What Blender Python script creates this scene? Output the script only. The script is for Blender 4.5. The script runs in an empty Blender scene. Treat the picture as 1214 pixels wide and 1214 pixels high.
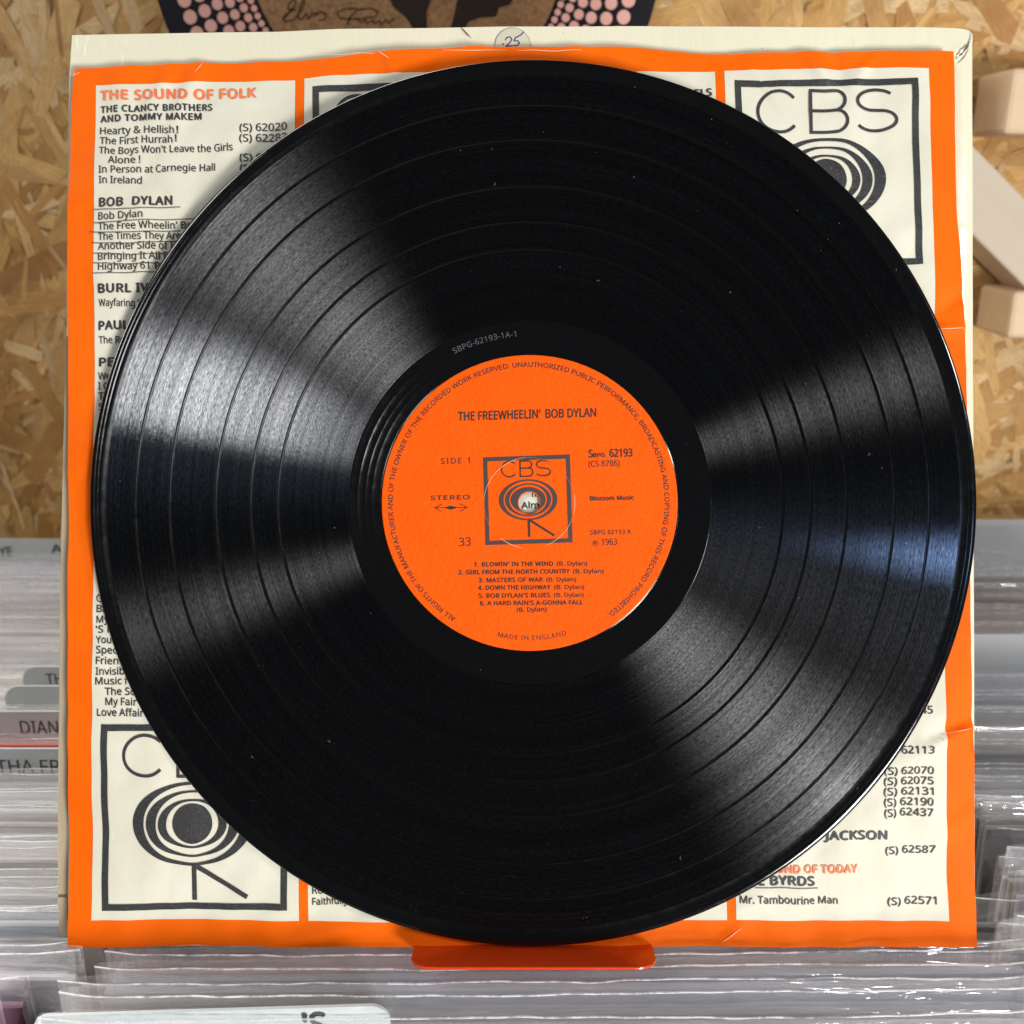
import bpy, bmesh, math, random, os
from mathutils import Vector, Matrix, noise
random.seed(11)
R = math.radians
SC = bpy.context.scene
COL = SC.collection

# ------------------------------------------------------------------ camera, world, lamps, exposure
TILT = R(18); CT, ST = math.cos(TILT), math.sin(TILT)
CAM = Vector((0, 0, 0.247)); F = 1217.0; D0 = 0.3477        # D0: distance from lens to the record
AX = Vector((1, 0, 0)); AU = Vector((0, ST, CT)); AF = Vector((0, CT, -ST))

cd = bpy.data.cameras.new('camera'); cam = bpy.data.objects.new('camera', cd); COL.objects.link(cam)
cam.location = CAM; cam.rotation_euler = (R(90) - TILT, 0, 0)
cd.sensor_width = 36; cd.sensor_height = 36; cd.lens = 36 * F / 1214
cd.clip_start = 0.01; cd.clip_end = 50
cd.dof.use_dof = True; cd.dof.focus_distance = D0; cd.dof.aperture_fstop = 15
SC.camera = cam

w = bpy.data.worlds.new('World'); SC.world = w; w.use_nodes = True
w.node_tree.nodes['Background'].inputs[0].default_value = (0.8, 0.9, 1.0, 1)
w.node_tree.nodes['Background'].inputs[1].default_value = 0.05

def front_point(x, y, dz):
    """a place in the shop: x right of, y up from the record's axis, dz metres in front of the record"""
    return CAM + AF * (D0 - dz) + AX * x + AU * y

def lamp(name, pos, target, sx, sy, watts, col, spread=180):
    l = bpy.data.lights.new(name, 'AREA'); l.shape = 'RECTANGLE'; l.size = sx; l.size_y = sy
    l.energy = watts; l.color = col; l.spread = R(spread)
    o = bpy.data.objects.new(name, l); COL.objects.link(o); o.location = pos
    o.rotation_euler = (Vector(target) - Vector(pos)).to_track_quat('-Z', 'Y').to_euler()
    return o
CEN = CAM + AF * D0
lamp('shop_window_low_right', front_point(0.71, -0.69, 1.12), CEN, 0.34, 0.38, 25.0, (1.0, 0.99, 0.97))
lamp('fill_lamp_upper_left', front_point(-1.15, 0.98, 1.25), CEN, 0.45, 0.45, 8.5, (1.0, 0.99, 0.97))  # added fill, not a known window: brightens the paper sleeve
lamp('shop_window_left', front_point(-0.80, 0.275, 2.0), CEN, 0.46, 0.19, 4.4, (0.97, 0.99, 1.0))
lamp('shop_window_right', front_point(1.35, 0.47, 1.1), CEN, 0.40, 0.16, 10.0, (1.0, 0.98, 0.95))
lamp('blue_daylight_right', front_point(0.85, -0.085, 1.5), CEN, 0.3, 0.05, 1.1, (0.34, 0.55, 1.0))
lamp('fill_lamp_over_bins', (-0.75, 1.10, 1.4), (-0.25, 0.45, 0), 1.2, 0.5, 24, (1.0, 0.99, 0.97))  # added lamp, not a known skylight: lights the bins, misses the record face
lamp('fill_lamp_by_wall', (-1.0, 0.52, 0.52), (-0.36, 0.69, 0.10), 0.3, 0.2, 3.6, (1.0, 0.98, 0.94))  # added lamp, no known fixture: lifts the left wall and bins

vs = SC.view_settings
vs.view_transform = 'Standard'; vs.look = 'None'; vs.gamma = 1; vs.exposure = 0
SC.cycles.max_bounces = 10; SC.cycles.transparent_max_bounces = 24
SC.cycles.caustics_reflective = False; SC.cycles.caustics_refractive = False

# ------------------------------------------------------------------ helpers
def tag(o, label=None, cat=None, group=None, kind=None):
    if label: o['label'] = label
    if cat: o['category'] = cat
    if group: o['group'] = group
    if kind: o['kind'] = kind
    return o
def empty(name, mat=None, loc=None, rot=None):
    o = bpy.data.objects.new(name, None); COL.objects.link(o); o.empty_display_size = 0.02
    if mat is not None: o.matrix_world = mat
    if loc is not None: o.location = loc
    if rot is not None: o.rotation_euler = rot
    return o
def mesh_obj(name, verts, faces, material, parent=None, smooth=False, uvs=None, colors=None):
    me = bpy.data.meshes.new(name); me.from_pydata([tuple(v) for v in verts], [], faces)
    if material: me.materials.append(material)
    if smooth: me.polygons.foreach_set('use_smooth', [True] * len(me.polygons))
    if uvs:
        l = me.uv_layers.new(name='UVMap')
        l.data.foreach_set('uv', [c for p in me.polygons for vi in p.vertices for c in uvs[vi]])
    if colors:
        a = me.color_attributes.new('tone', 'FLOAT_COLOR', 'POINT')
        a.data.foreach_set('color', [c for col in colors for c in col])
    me.update()
    o = bpy.data.objects.new(name, me); COL.objects.link(o)
    if parent is not None: o.parent = parent
    return o
def bm_obj(name, bm, material, parent=None, smooth=False, bevel=0, seg=2):
    if bevel:
        bmesh.ops.bevel(bm, geom=list(bm.edges), offset=bevel, segments=seg, profile=0.5, affect='EDGES', clamp_overlap=True)
    me = bpy.data.meshes.new(name); bm.to_mesh(me); bm.free()
    if material: me.materials.append(material)
    if smooth: me.polygons.foreach_set('use_smooth', [True] * len(me.polygons))
    o = bpy.data.objects.new(name, me); COL.objects.link(o)
    if parent is not None: o.parent = parent
    return o
def box_bm(x0, x1, y0, y1, z0, z1):
    bm = bmesh.new(); bmesh.ops.create_cube(bm, size=1)
    for v in bm.verts:
        v.co = Vector(((x0 + x1) / 2 + v.co.x * (x1 - x0), (y0 + y1) / 2 + v.co.y * (y1 - y0), (z0 + z1) / 2 + v.co.z * (z1 - z0)))
    return bm

class NT:
    def __init__(s, name):
        s.m = bpy.data.materials.new(name); s.m.use_nodes = True
        s.t = s.m.node_tree; s.t.nodes.clear()
        s.out = s.t.nodes.new('ShaderNodeOutputMaterial')
    def n(s, kind, ins=None, **props):
        nd = s.t.nodes.new(kind)
        for k, v in props.items(): setattr(nd, k, v)
        for k, v in (ins or {}).items():
            if isinstance(v, bpy.types.NodeSocket): s.t.links.new(v, nd.inputs[k])
            else: nd.inputs[k].default_value = v
        return nd
    def math(s, op, a, b=0.0, c=None, clamp=False):
        ins = {0: a, 1: b}
        if c is not None: ins[2] = c
        return s.n('ShaderNodeMath', ins, operation=op, use_clamp=clamp).outputs[0]
    def mix(s, fac, a, b, blend='MIX'):
        nd = s.n('ShaderNodeMix', None, data_type='RGBA', blend_type=blend)
        for i, v in ((0, fac), (6, a), (7, b)):
            if isinstance(v, bpy.types.NodeSocket): s.t.links.new(v, nd.inputs[i])
            else: nd.inputs[i].default_value = v
        return nd.outputs[2]
    def coord(s, which='Object'): return s.n('ShaderNodeTexCoord').outputs[which]
    def mapping(s, vec, scale=(1, 1, 1), rot=(0, 0, 0)):
        return s.n('ShaderNodeMapping', {'Vector': vec, 'Scale': scale, 'Rotation': rot}).outputs[0]
    def noise(s, vec, scale, detail=4, rough=0.55, dist=0.0):
        return s.n('ShaderNodeTexNoise', {'Vector': vec, 'Scale': scale, 'Detail': detail, 'Roughness': rough, 'Distortion': dist}).outputs['Fac']
    def ramp(s, fac, stops):
        nd = s.n('ShaderNodeValToRGB', {'Fac': fac}); e = nd.color_ramp.elements
        while len(e) < len(stops): e.new(0.5)
        for el, (p, c) in zip(e, stops):
            el.position = p; el.color = c if len(c) == 4 else (*c, 1)
        return nd.outputs['Color']
    def bump(s, h, strength=0.3, dist=0.001, normal=None):
        ins = {'Height': h, 'Strength': strength, 'Distance': dist}
        if normal is not None: ins['Normal'] = normal
        return s.n('ShaderNodeBump', ins).outputs[0]
    def pbr(s, color, rough=0.5, normal=None, **extra):
        ins = {'Base Color': color if isinstance(color, bpy.types.NodeSocket) or len(color) == 4 else (*color, 1), 'Roughness': rough}
        if normal is not None: ins['Normal'] = normal
        for k, v in extra.items(): ins[k.replace('_', ' ')] = v
        return s.n('ShaderNodeBsdfPrincipled', ins).outputs[0]
    def done(s, sh):
        s.t.links.new(sh, s.out.inputs[0]); return s.m

def c4(*c): return (*c, 1.0)

# ---- paper of the inner sleeve
def paper_mat(name, col, col2, worn=None):
    t = NT(name); o = t.coord()
    n1 = t.noise(o, 20, 7, 0.68, 0.4); n2 = t.noise(o, 900, 3, 0.7)
    c = t.mix(t.ramp(n1, [(0.3, (0, 0, 0)), (0.75, (1, 1, 1))]), c4(*col), c4(*col2))
    c = t.mix(t.math('MULTIPLY', n2, 0.10), c, c4(*[x * 0.6 for x in col]))
    if worn:
        sp = t.ramp(t.noise(t.mapping(o, (1, 1, 1)), 260, 6, 0.75), [(0.70, (0, 0, 0)), (0.74, (1, 1, 1))])
        c = t.mix(t.math('MULTIPLY', sp, 0.5), c, c4(*worn))
    fib = t.noise(t.mapping(o, (1, 0.35, 1)), 1400, 3, 0.7)
    b = t.bump(fib, 0.25, 0.00012)
    b = t.bump(t.noise(o, 120, 3), 0.35, 0.0008, b)
    return t.done(t.pbr(c, 0.62, b, Specular_IOR_Level=0.12))
M_ORANGE = paper_mat('orange_ink_paper', (0.94, 0.150, 0.0), (0.84, 0.108, 0.0), worn=(0.95, 0.32, 0.08))
M_CREAM = paper_mat('cream_paper', (0.75, 0.73, 0.61), (0.66, 0.62, 0.48))
M_WORN = paper_mat('worn_paper_fibre', (0.92, 0.62, 0.42), (0.88, 0.5, 0.3))

def ink_mat(name, col, speck, amount=0.5, rough=0.6, scale=2600):
    t = NT(name); o = t.coord()
    s = t.ramp(t.noise(o, scale, 3, 0.7), [(0.52, (0, 0, 0)), (0.66, (1, 1, 1))])
    return t.done(t.pbr(t.mix(t.math('MULTIPLY', s, amount), c4(*col), c4(*speck)), rough))
M_INK = ink_mat('black_ink', (0.022, 0.021, 0.024), (0.16, 0.15, 0.14), 0.5)
M_INK_BOX = ink_mat('black_ink_heavy', (0.017, 0.017, 0.019), (0.17, 0.165, 0.16), 0.5, scale=2600)
M_INK_O = ink_mat('orange_ink', (0.80, 0.16, 0.04), (0.8, 0.5, 0.35), 0.5)
M_INK_L = ink_mat('label_ink', (0.022, 0.014, 0.013), (0.20, 0.045, 0.02), 0.4)
M_INK_LBOX = ink_mat('label_ink_heavy', (0.040, 0.032, 0.032), (0.15, 0.06, 0.045), 0.4)
M_PENCIL = ink_mat('pen_line', (0.06, 0.055, 0.055), (0.3, 0.28, 0.24), 0.6)
M_BLUEPEN = ink_mat('blue_biro', (0.03, 0.04, 0.22), (0.1, 0.12, 0.4), 0.5)
M_GREYINK = ink_mat('grey_print', (0.07, 0.07, 0.075), (0.2, 0.2, 0.2), 0.5, scale=400)
M_FAINT = ink_mat('faded_print', (0.36, 0.37, 0.36), (0.5, 0.5, 0.5), 0.5)

# ---- label paper
def label_mat():
    t = NT('label_paper'); o = t.coord()
    n1 = t.noise(o, 60, 4, 0.6); f = t.noise(o, 950, 4, 0.65)
    c = t.mix(n1, c4(0.95, 0.116, 0.0), c4(0.86, 0.090, 0.0))
    c = t.mix(t.math('MULTIPLY', f, 0.12), c, c4(0.55, 0.05, 0.0))
    b = t.bump(t.noise(o, 620, 4, 0.6), 0.9, 0.0006)
    b = t.bump(f, 0.2, 0.00012, b)
    return t.done(t.pbr(c, 0.6, b, Specular_IOR_Level=0.12))
M_LABEL = label_mat()

# ---- vinyl
def groove_mat():
    t = NT('grooved_vinyl'); o = t.coord()
    sx = t.n('ShaderNodeSeparateXYZ', {0: o})
    x, y = sx.outputs[0], sx.outputs[1]
    r = t.math('SQRT', t.math('ADD', t.math('MULTIPLY', x, x), t.math('MULTIPLY', y, y)))
    ang = t.math('ARCTAN2', y, x)
    tn = t.n('ShaderNodeCombineXYZ', {0: t.math('MULTIPLY', y, -1.0), 1: x, 2: 0.0}).outputs[0]
    tn = t.n('ShaderNodeVectorTransform', {0: tn}, vector_type='VECTOR', convert_from='OBJECT', convert_to='WORLD').outputs[0]
    tn = t.n('ShaderNodeVectorMath', {0: tn}, operation='NORMALIZE').outputs[0]
    ring = t.n('ShaderNodeCombineXYZ', {0: t.math('MULTIPLY', r, 1600.0), 1: t.math('MULTIPLY', ang, 0.5), 2: 0.0}).outputs[0]
    ringn = t.noise(ring, 1.0, 3, 0.7)
    ring2 = t.n('ShaderNodeCombineXYZ', {0: t.math('MULTIPLY', r, 2600.0), 1: t.math('MULTIPLY', ang, 60.0), 2: 3.0}).outputs[0]
    spark = t.noise(ring2, 1.0, 3, 0.75)
    ring3 = t.n('ShaderNodeCombineXYZ', {0: t.math('MULTIPLY', r, 220.0), 1: t.math('MULTIPLY', ang, 0.3), 2: 7.0}).outputs[0]
    wide = t.noise(ring3, 1.0, 2, 0.5)
    g = t.math('MULTIPLY', t.n('ShaderNodeMapRange', {0: ringn, 1: 0.3, 2: 0.7, 3: 0.55, 4: 1.50}).outputs[0],
               t.n('ShaderNodeMapRange', {0: spark, 1: 0.35, 2: 0.74, 3: 0.42, 4: 2.5}).outputs[0])
    g = t.math('MULTIPLY', g, t.n('ShaderNodeMapRange', {0: wide, 1: 0.3, 2: 0.7, 3: 0.85, 4: 1.15}).outputs[0])
    b = t.bump(spark, 0.22, 0.00005)
    def lobe(f0, rough, an):
        col = t.n('ShaderNodeCombineColor', {0: t.math('MULTIPLY', g, f0), 1: t.math('MULTIPLY', g, f0), 2: t.math('MULTIPLY', g, f0 * 1.03)}).outputs[0]
        return t.n('ShaderNodeBsdfAnisotropic', {'Color': col, 'Roughness': rough, 'Anisotropy': an, 'Normal': b, 'Tangent': tn}, distribution='BECKMANN').outputs[0]
    wide_l = lobe(0.0185, 0.40, 0.80)
    near_l = lobe(0.030, 0.115, 0.74)
    dif = t.n('ShaderNodeBsdfDiffuse', {0: c4(0.0012, 0.0012, 0.0013)}).outputs[0]
    a = t.n('ShaderNodeAddShader', {0: wide_l, 1: near_l}).outputs[0]
    return t.done(t.n('ShaderNodeAddShader', {0: a, 1: dif}).outputs[0])
def smooth_vinyl(name, rough, spec=0.5):
    t = NT(name); o = t.coord()
    b = t.bump(t.noise(o, 60, 3), 0.15, 0.0006)
    rr = t.n('ShaderNodeMapRange', {0: t.noise(o, 300, 4), 1: 0.3, 2: 0.7, 3: rough * 0.8, 4: rough * 1.3}).outputs[0]
    return t.done(t.pbr((0.003, 0.003, 0.0033), rr, b, IOR=1.54, Specular_IOR_Level=spec))
M_GROOVE = groove_mat()
M_DEAD = smooth_vinyl('dead_wax_vinyl', 0.10)
M_GAP = smooth_vinyl('groove_gap_vinyl', 0.17, 0.40)
M_RIM = smooth_vinyl('rim_vinyl', 0.12)
t = NT('etched_vinyl'); M_ETCH = t.done(t.pbr((0.085, 0.09, 0.095), 0.4))
t = NT('dust'); M_DUST = t.done(t.pbr((0.22, 0.22, 0.21), 0.8))
t = NT('scuff'); M_SCUFF = t.done(t.pbr((0.02, 0.02, 0.021), 0.35))

# ---- laminated card of the cover
def cover_mat(name, col, col2, rough=0.16):
    t = NT(name); o = t.coord()
    n1 = t.noise(o, 22, 4, 0.6)
    c = t.mix(n1, c4(*col), c4(*col2))
    sp = t.ramp(t.noise(o, 700, 2, 0.5), [(0.76, (0, 0, 0)), (0.79, (1, 1, 1))])
    c = t.mix(t.math('MULTIPLY', sp, 0.55), c, c4(0.12, 0.10, 0.07))
    st = t.ramp(t.noise(t.mapping(o, (1, 0.6, 1)), 180, 5, 0.7), [(0.62, (0, 0, 0)), (0.75, (1, 1, 1))])
    c = t.mix(t.math('MULTIPLY', st, 0.18), c, c4(0.45, 0.38, 0.24))
    b = t.bump(t.noise(t.mapping(o, (2.2, 0.5, 1)), 60, 3, 0.6), 0.35, 0.0015)
    b = t.bump(t.noise(o, 700, 3), 0.12, 0.0002, b)
    return t.done(t.pbr(c, rough, b))
M_COVER = cover_mat('laminated_cream_card', (0.80, 0.77, 0.60), (0.72, 0.68, 0.50))
M_BOARD = cover_mat('bare_board_edge', (0.50, 0.40, 0.27), (0.42, 0.33, 0.21), 0.7)
t = NT('tape'); M_TAPE = t.done(t.pbr((0.16, 0.11, 0.07), 0.5))
t = NT('sticker_paper'); o_ = t.coord()
M_STICK = t.done(t.pbr(t.mix(t.noise(o_, 200, 4), c4(0.66, 0.63, 0.47), c4(0.56, 0.52, 0.38)), 0.5))

t = NT('orange_acrylic'); o_ = t.coord()
M_ACRYL = t.done(t.pbr((0.66, 0.052, 0.006), t.n('ShaderNodeMapRange', {0: t.noise(o_, 300, 5, 0.7), 1: 0.3, 2: 0.75, 3: 0.12, 4: 0.4}).outputs[0],
                 t.bump(t.noise(o_, 30, 2), 0.15, 0.001), Coat_Weight=0.4, Coat_Roughness=0.08))

# ------------------------------------------------------------------ planes and flat print
class Plane:
    """a sheet in space: px()/at() turn a measured direction from the lens into a place on it, in the sheet's own metres"""
    def __init__(s, depth_mid, py_mid, pitch, yaw=0.0, px_mid=607):
        o = CAM + AF * depth_mid + AX * ((px_mid - 607) / F * depth_mid) + AU * ((607 - py_mid) / F * depth_mid)
        rot = Matrix.Rotation(R(90) - TILT - pitch, 4, 'X') @ Matrix.Rotation(yaw, 4, 'Y')
        s.M = Matrix.Translation(o) @ rot; s.inv = s.M.inverted(); s.n = (rot @ Vector((0, 0, 1))); s.o = o
    def at(s, px, py, h=0.0):
        d = AF + AX * ((px - 607) / F) + AU * ((607 - py) / F)
        k = (s.o - CAM).dot(s.n) / d.dot(s.n)
        p = s.inv @ (CAM + d * k); return Vector((p.x, p.y, h))
    def root(s, name): return empty(name, mat=s.M)

FONT = None
try:
    fp = os.path.join(bpy.utils.resource_path('LOCAL'), 'datafiles', 'fonts', 'NotoSansHebrew-Regular.woff2')
    if os.path.exists(fp): FONT = bpy.data.fonts.load(fp)
except Exception:
    FONT = None
_cache = {}
def glyphs(text, bold=0.0, sp=1.0, res=3):
    """vertices and faces of a line of type set at size 1, cap height normalised to 1"""
    key = (text, bold, sp, res)
    if key in _cache: return _cache[key]
    cu = bpy.data.curves.new('type', 'FONT'); cu.body = text; cu.size = 1; cu.space_character = sp
    cu.offset = bold; cu.resolution_u = res; cu.fill_mode = 'FRONT'
    if FONT: cu.font = FONT
    o = bpy.data.objects.new('type', cu); COL.objects.link(o)
    dg = bpy.context.evaluated_depsgraph_get(); dg.update()
    me = bpy.data.meshes.new_from_object(o.evaluated_get(dg))
    vs_ = [(v.co.x, v.co.y) for v in me.vertices]; fs = [tuple(p.vertices) for p in me.polygons]
    bpy.data.objects.remove(o); bpy.data.curves.remove(cu); bpy.data.meshes.remove(me)
    _cache[key] = (vs_, fs); return _cache[key]
CAPH = max(v[1] for v in glyphs('H')[0]) - min(v[1] for v in glyphs('H')[0])
def ext(vs_): return min(v[0] for v in vs_), max(v[0] for v in vs_)
class Print:
    """collects flat print (type, strokes, filled outlines) in measured units, piece by piece, then lays it on a sheet"""
    def __init__(s): s.p = []; s.new()
    def new(s): s.v = []; s.f = []; s.z = []; s.p.append((s.v, s.f, s.z))
    def add(s, vs_, fs, z=0.0):
        n = len(s.v); s.v += vs_; s.z += [z] * len(vs_); s.f += [tuple(n + i for i in f) for f in fs]
    def heavy(s, fn, vs_, fs, bold):
        """heavier type: the same glyphs struck a few times, each a hair higher than the last"""
        st = [(0, 0)] if bold < 0.003 else [(-bold, 0), (bold, 0), (0, bold * 0.7), (0, -bold * 0.7)]
        for k, (dx, dy) in enumerate(st): s.add([fn(x + dx, y_ + dy) for x, y_ in vs_], fs, k * 0.000006)
    def text(s, txt, x0, x1, y0, y1, h, bold=0.0, sp=1.0, fit=None, shear=0.0):
        vs_, fs = glyphs(txt, 0.0, sp)
        a, b = ext(vs_)
        if fit:
            fa, fb = ext(glyphs(fit, 0.0, sp)[0]); k = (x1 - x0) / (fb - fa)
        else: k = (x1 - x0) / (b - a)
        ky = h / CAPH; sl = (y1 - y0) / (x1 - x0)
        if s.v: s.new()
        s.heavy(lambda vx, vy: (x0 + (vx - a) * k + shear * vy * ky, y0 + sl * (vx - a) * k - vy * ky), vs_, fs, bold)
    def arc_text(s, txt, cx, cy, r, a0, a1, h, bold=0.0, inside=False, sp=1.0):
        """type along a circle, a0 -> a1 in degrees counter-clockwise from the right"""
        vs_, fs = glyphs(txt, 0.0, sp); a, b = ext(vs_); ky = h / CAPH
        def fn(vx, vy):
            u = (vx - a) / (b - a); an = R(a0 + (a1 - a0) * u)
            rr = r - vy * ky if inside else r + vy * ky
            return (cx + rr * math.cos(an), cy - rr * math.sin(an))
        if s.v: s.new()
        s.heavy(fn, vs_, fs, bold)
    def stroke(s, pts, wd, closed=False, taper=False):
        n = len(pts); L = []
        for i, p in enumerate(pts):
            if closed: a, b = pts[i - 1], pts[(i + 1) % n]
            else: a, b = pts[max(i - 1, 0)], pts[min(i + 1, n - 1)]
            dx, dy = b[0] - a[0], b[1] - a[1]; l = math.hypot(dx, dy) or 1
            nx, ny = -dy / l, dx / l
            k = 1.0
            if 0 < i < n - 1 or closed:
                ex, ey = p[0] - a[0], p[1] - a[1]; el = math.hypot(ex, ey) or 1
                cs = abs((ex * dx + ey * dy) / (el * l)); k = 1 / max(cs, 0.55)
            if taper: k *= 0.35 + 0.65 * math.sin(math.pi * (i + 0.3) / (n - 0.4))
            L += [(p[0] + nx * wd / 2 * k, p[1] + ny * wd / 2 * k), (p[0] - nx * wd / 2 * k, p[1] - ny * wd / 2 * k)]
        m = n if closed else n - 1
        s.add(L, [(2 * i, 2 * i + 1, (2 * i + 3) % (2 * n), (2 * i + 2) % (2 * n)) for i in range(m)])
    def ring(s, cx, cy, ro, ri, n=72, tilt=0.0):
        """between two ellipses (rx, ry); ri None fills it"""
        def P(r, i):
            a = 2 * math.pi * i / n; x, y = r[0] * math.cos(a), r[1] * math.sin(a)
            return (cx + x * math.cos(tilt) - y * math.sin(tilt), cy + x * math.sin(tilt) + y * math.cos(tilt))
        if ri is None:
            s.add([P(ro, i) for i in range(n)] + [(cx, cy)], [(i, (i + 1) % n, n) for i in range(n)])
        else:
            s.add([P(ro, i) for i in range(n)] + [P(ri, i) for i in range(n)], [(i, (i + 1) % n, n + (i + 1) % n, n + i) for i in range(n)])
    def build(s, name, material, parent, plane, h, lift=0.0, hf=None, split=False):
        groups = [q for q in s.p if q[0]]
        if not split:
            v, f, z = [], [], []
            for a, b, c in groups:
                n = len(v); v += a; z += c; f += [tuple(n + i for i in q) for q in b]
            groups = [(v, f, z)]
        for v, f, z in groups:
            out = []
            for (x, y), dz in zip(v, z):
                if getattr(hf, '__name__', '') == 'inner_h': x, y = x + 0.5 * noise.noise(Vector((x / 22, y / 30, 2))), y + 1.1 * noise.noise(Vector((x / 26, y / 60, 8)))
                p = plane.at(x, y); p.z = lift + dz + (hf(x, y) if hf else 0.0); out.append(p)
            me = mesh_obj(name, out, f, material, parent)
        return me

def arcpts(cx, cy, rx, ry, a0, a1, n=22):
    return [(cx + rx * math.cos(R(a0 + (a1 - a0) * i / n)), cy - ry * math.sin(R(a0 + (a1 - a0) * i / n))) for i in range(n + 1)]
def dens(pts, step=6.0):
    out = []
    for a, b in zip(pts, pts[1:]):
        m = max(1, int(math.hypot(b[0] - a[0], b[1] - a[1]) / step))
        out += [(a[0] + (b[0] - a[0]) * k / m, a[1] + (b[1] - a[1]) * k / m) for k in range(m)]
    return out + [pts[-1]]

def eye_logo(box, pr, corners, bw, letter_w, hole=None, label=False):
    """the record company's emblem: square frame, three letters, ringed eye on two legs.
    corners: tl, tr, br, bl in measured units; inner layout is in a unit square of 630 x 644"""
    (tl, tr, br, bl) = corners
    def Q(x, y):
        u, v = x / 630.0, y / 644.0
        return (tl[0] * (1 - u) * (1 - v) + tr[0] * u * (1 - v) + br[0] * u * v + bl[0] * (1 - u) * v,
                tl[1] * (1 - u) * (1 - v) + tr[1] * u * (1 - v) + br[1] * u * v + bl[1] * (1 - u) * v)
    # frame, four sides
    for (x0, y0, x1, y1) in ((0, 0, 630, bw), (0, 644 - bw, 630, 644), (0, bw, bw, 644 - bw), (630 - bw, bw, 630, 644 - bw)):
        n = 24; hor = (x1 - x0) > (y1 - y0); vs_ = []
        for i in range(n + 1):
            k = i / n
            vs_ += ([Q(x0 + (x1 - x0) * k, y0), Q(x0 + (x1 - x0) * k, y1)] if hor else [Q(x0, y0 + (y1 - y0) * k), Q(x1, y0 + (y1 - y0) * k)])
        box.add(vs_, [(2 * i, 2 * i + 1, 2 * i + 3, 2 * i + 2) for i in range(n)])
    sc = math.hypot(tr[0] - tl[0], tr[1] - tl[1]) / 630
    def S(pts, wd, closed=False): pr.stroke([Q(*p) for p in pts], wd * sc, closed)
    if label: cx, cy, rx, ry, sx, x_c, x_b, x_s = 188, 93, 56, 56, 0.80, 188, 262, 432
    else: cx, cy, rx, ry, sx, x_c, x_b, x_s = 150, 108, 72, 71, 1.0, 150, 256, 484
    S(arcpts(x_c, cy, rx, ry, 42, 318, 36), letter_w)
    top, bot = cy - ry, cy + ry; mid = cy - 4; bw_ = (130 if not label else 96)
    rt, rb = (mid - top) / 2, (bot - mid) / 2
    pr.new()
    S(dens([(x_b, top), (x_b + bw_ - rt - 6, top)], 12) + arcpts(x_b + bw_ - rt - 6, top + rt, rt, rt, 90, -90, 14)[1:] + dens([(x_b + bw_ - rt - 6, mid), (x_b, mid)], 12)[1:], letter_w)
    S(dens([(x_b + bw_ - rt - 8, mid), (x_b + bw_ - rb, mid)], 12) + arcpts(x_b + bw_ - rb, mid + rb, rb, rb, 90, -90, 14)[1:] + dens([(x_b + bw_ - rb, bot), (x_b, bot)], 12)[1:], letter_w)
    S([(x_b + letter_w / 2, top - letter_w / 2), (x_b + letter_w / 2, bot + letter_w / 2)], letter_w)
    pr.new(); sr = ry / 2; sw = (62 if not label else 46)
    S(arcpts(x_s, top + sr, sw, sr, 35, 90, 8) + arcpts(x_s, top + sr, sw, sr, 90, 255, 18)[1:] + dens([(x_s - sw * 0.26, top + sr * 1.966), (x_s + sw * 0.35, top + sr * 2.05)], 12)[1:]
      + arcpts(x_s + 2, bot - sr, sw + 6, sr, 75, -90, 18)[1:] + arcpts(x_s + 2, bot - sr, sw + 6, sr, -90, -155, 8)[1:], letter_w)
    # eye
    pr.new()
    ex, ey = (308, 345) if not label else (318, 322)
    if not label:
        rings = [((203, 146), (166, 136)), ((158, 116), (124, 109)), ((116, 86), (88, 79)), ((67, 71), None)]
    else:
        rings = [((212, 150), (178, 139)), ((167, 120), (137, 111)), ((127, 93), hole)]
    n = 72
    for ro, ri in rings:
        P = lambda r, i: Q(ex + r[0] * math.cos(2 * math.pi * i / n), ey + r[1] * math.sin(2 * math.pi * i / n))
        if ri is None:
            box.add([P((ro[0] * k / 5, ro[1] * k / 5), i) for k in (5, 4, 3, 2, 1) for i in range(n)] + [Q(ex, ey)],
                    [(k * n + i, k * n + (i + 1) % n, (k + 1) * n + (i + 1) % n, (k + 1) * n + i) for k in range(4) for i in range(n)] + [(4 * n + i, 4 * n + (i + 1) % n, 5 * n) for i in range(n)])
        elif ri == 'hole': 
            hx, hy, hr = eye_logo.hole
            box.add([P(ro, i) for i in range(n)] + [(hx + hr * math.cos(2 * math.pi * i / n), hy + hr * math.sin(2 * math.pi * i / n)) for i in range(n)],
                    [(i, (i + 1) % n, n + (i + 1) % n, n + i) for i in range(n)])
        else:
            box.add([P(ro, i) for i in range(n)] + [P(ri, i) for i in range(n)], [(i, (i + 1) % n, n + (i + 1) % n, n + i) for i in range(n)])
    if not label:
        S([(312, 489), (312, 612)], 16); S(dens([(318, 492), (494, 600)], 20), 16)
    else:
        S([(318, 470), (318, 594)], 17); S(dens([(326, 472), (500, 590)], 20), 17)

# ------------------------------------------------------------------ floor, wall of strand board
t = NT('shop_floor'); o_ = t.coord()
M_FLOOR = t.done(t.pbr(t.mix(t.noise(o_, 6, 5), c4(0.10, 0.095, 0.09), c4(0.16, 0.15, 0.14)), 0.6))
tag(mesh_obj('floor', [(-4, -4, -0.95), (4, -4, -0.95), (4, 3, -0.95), (-4, 3, -0.95)], [(0, 1, 2, 3)], M_FLOOR), kind='structure')

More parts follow.
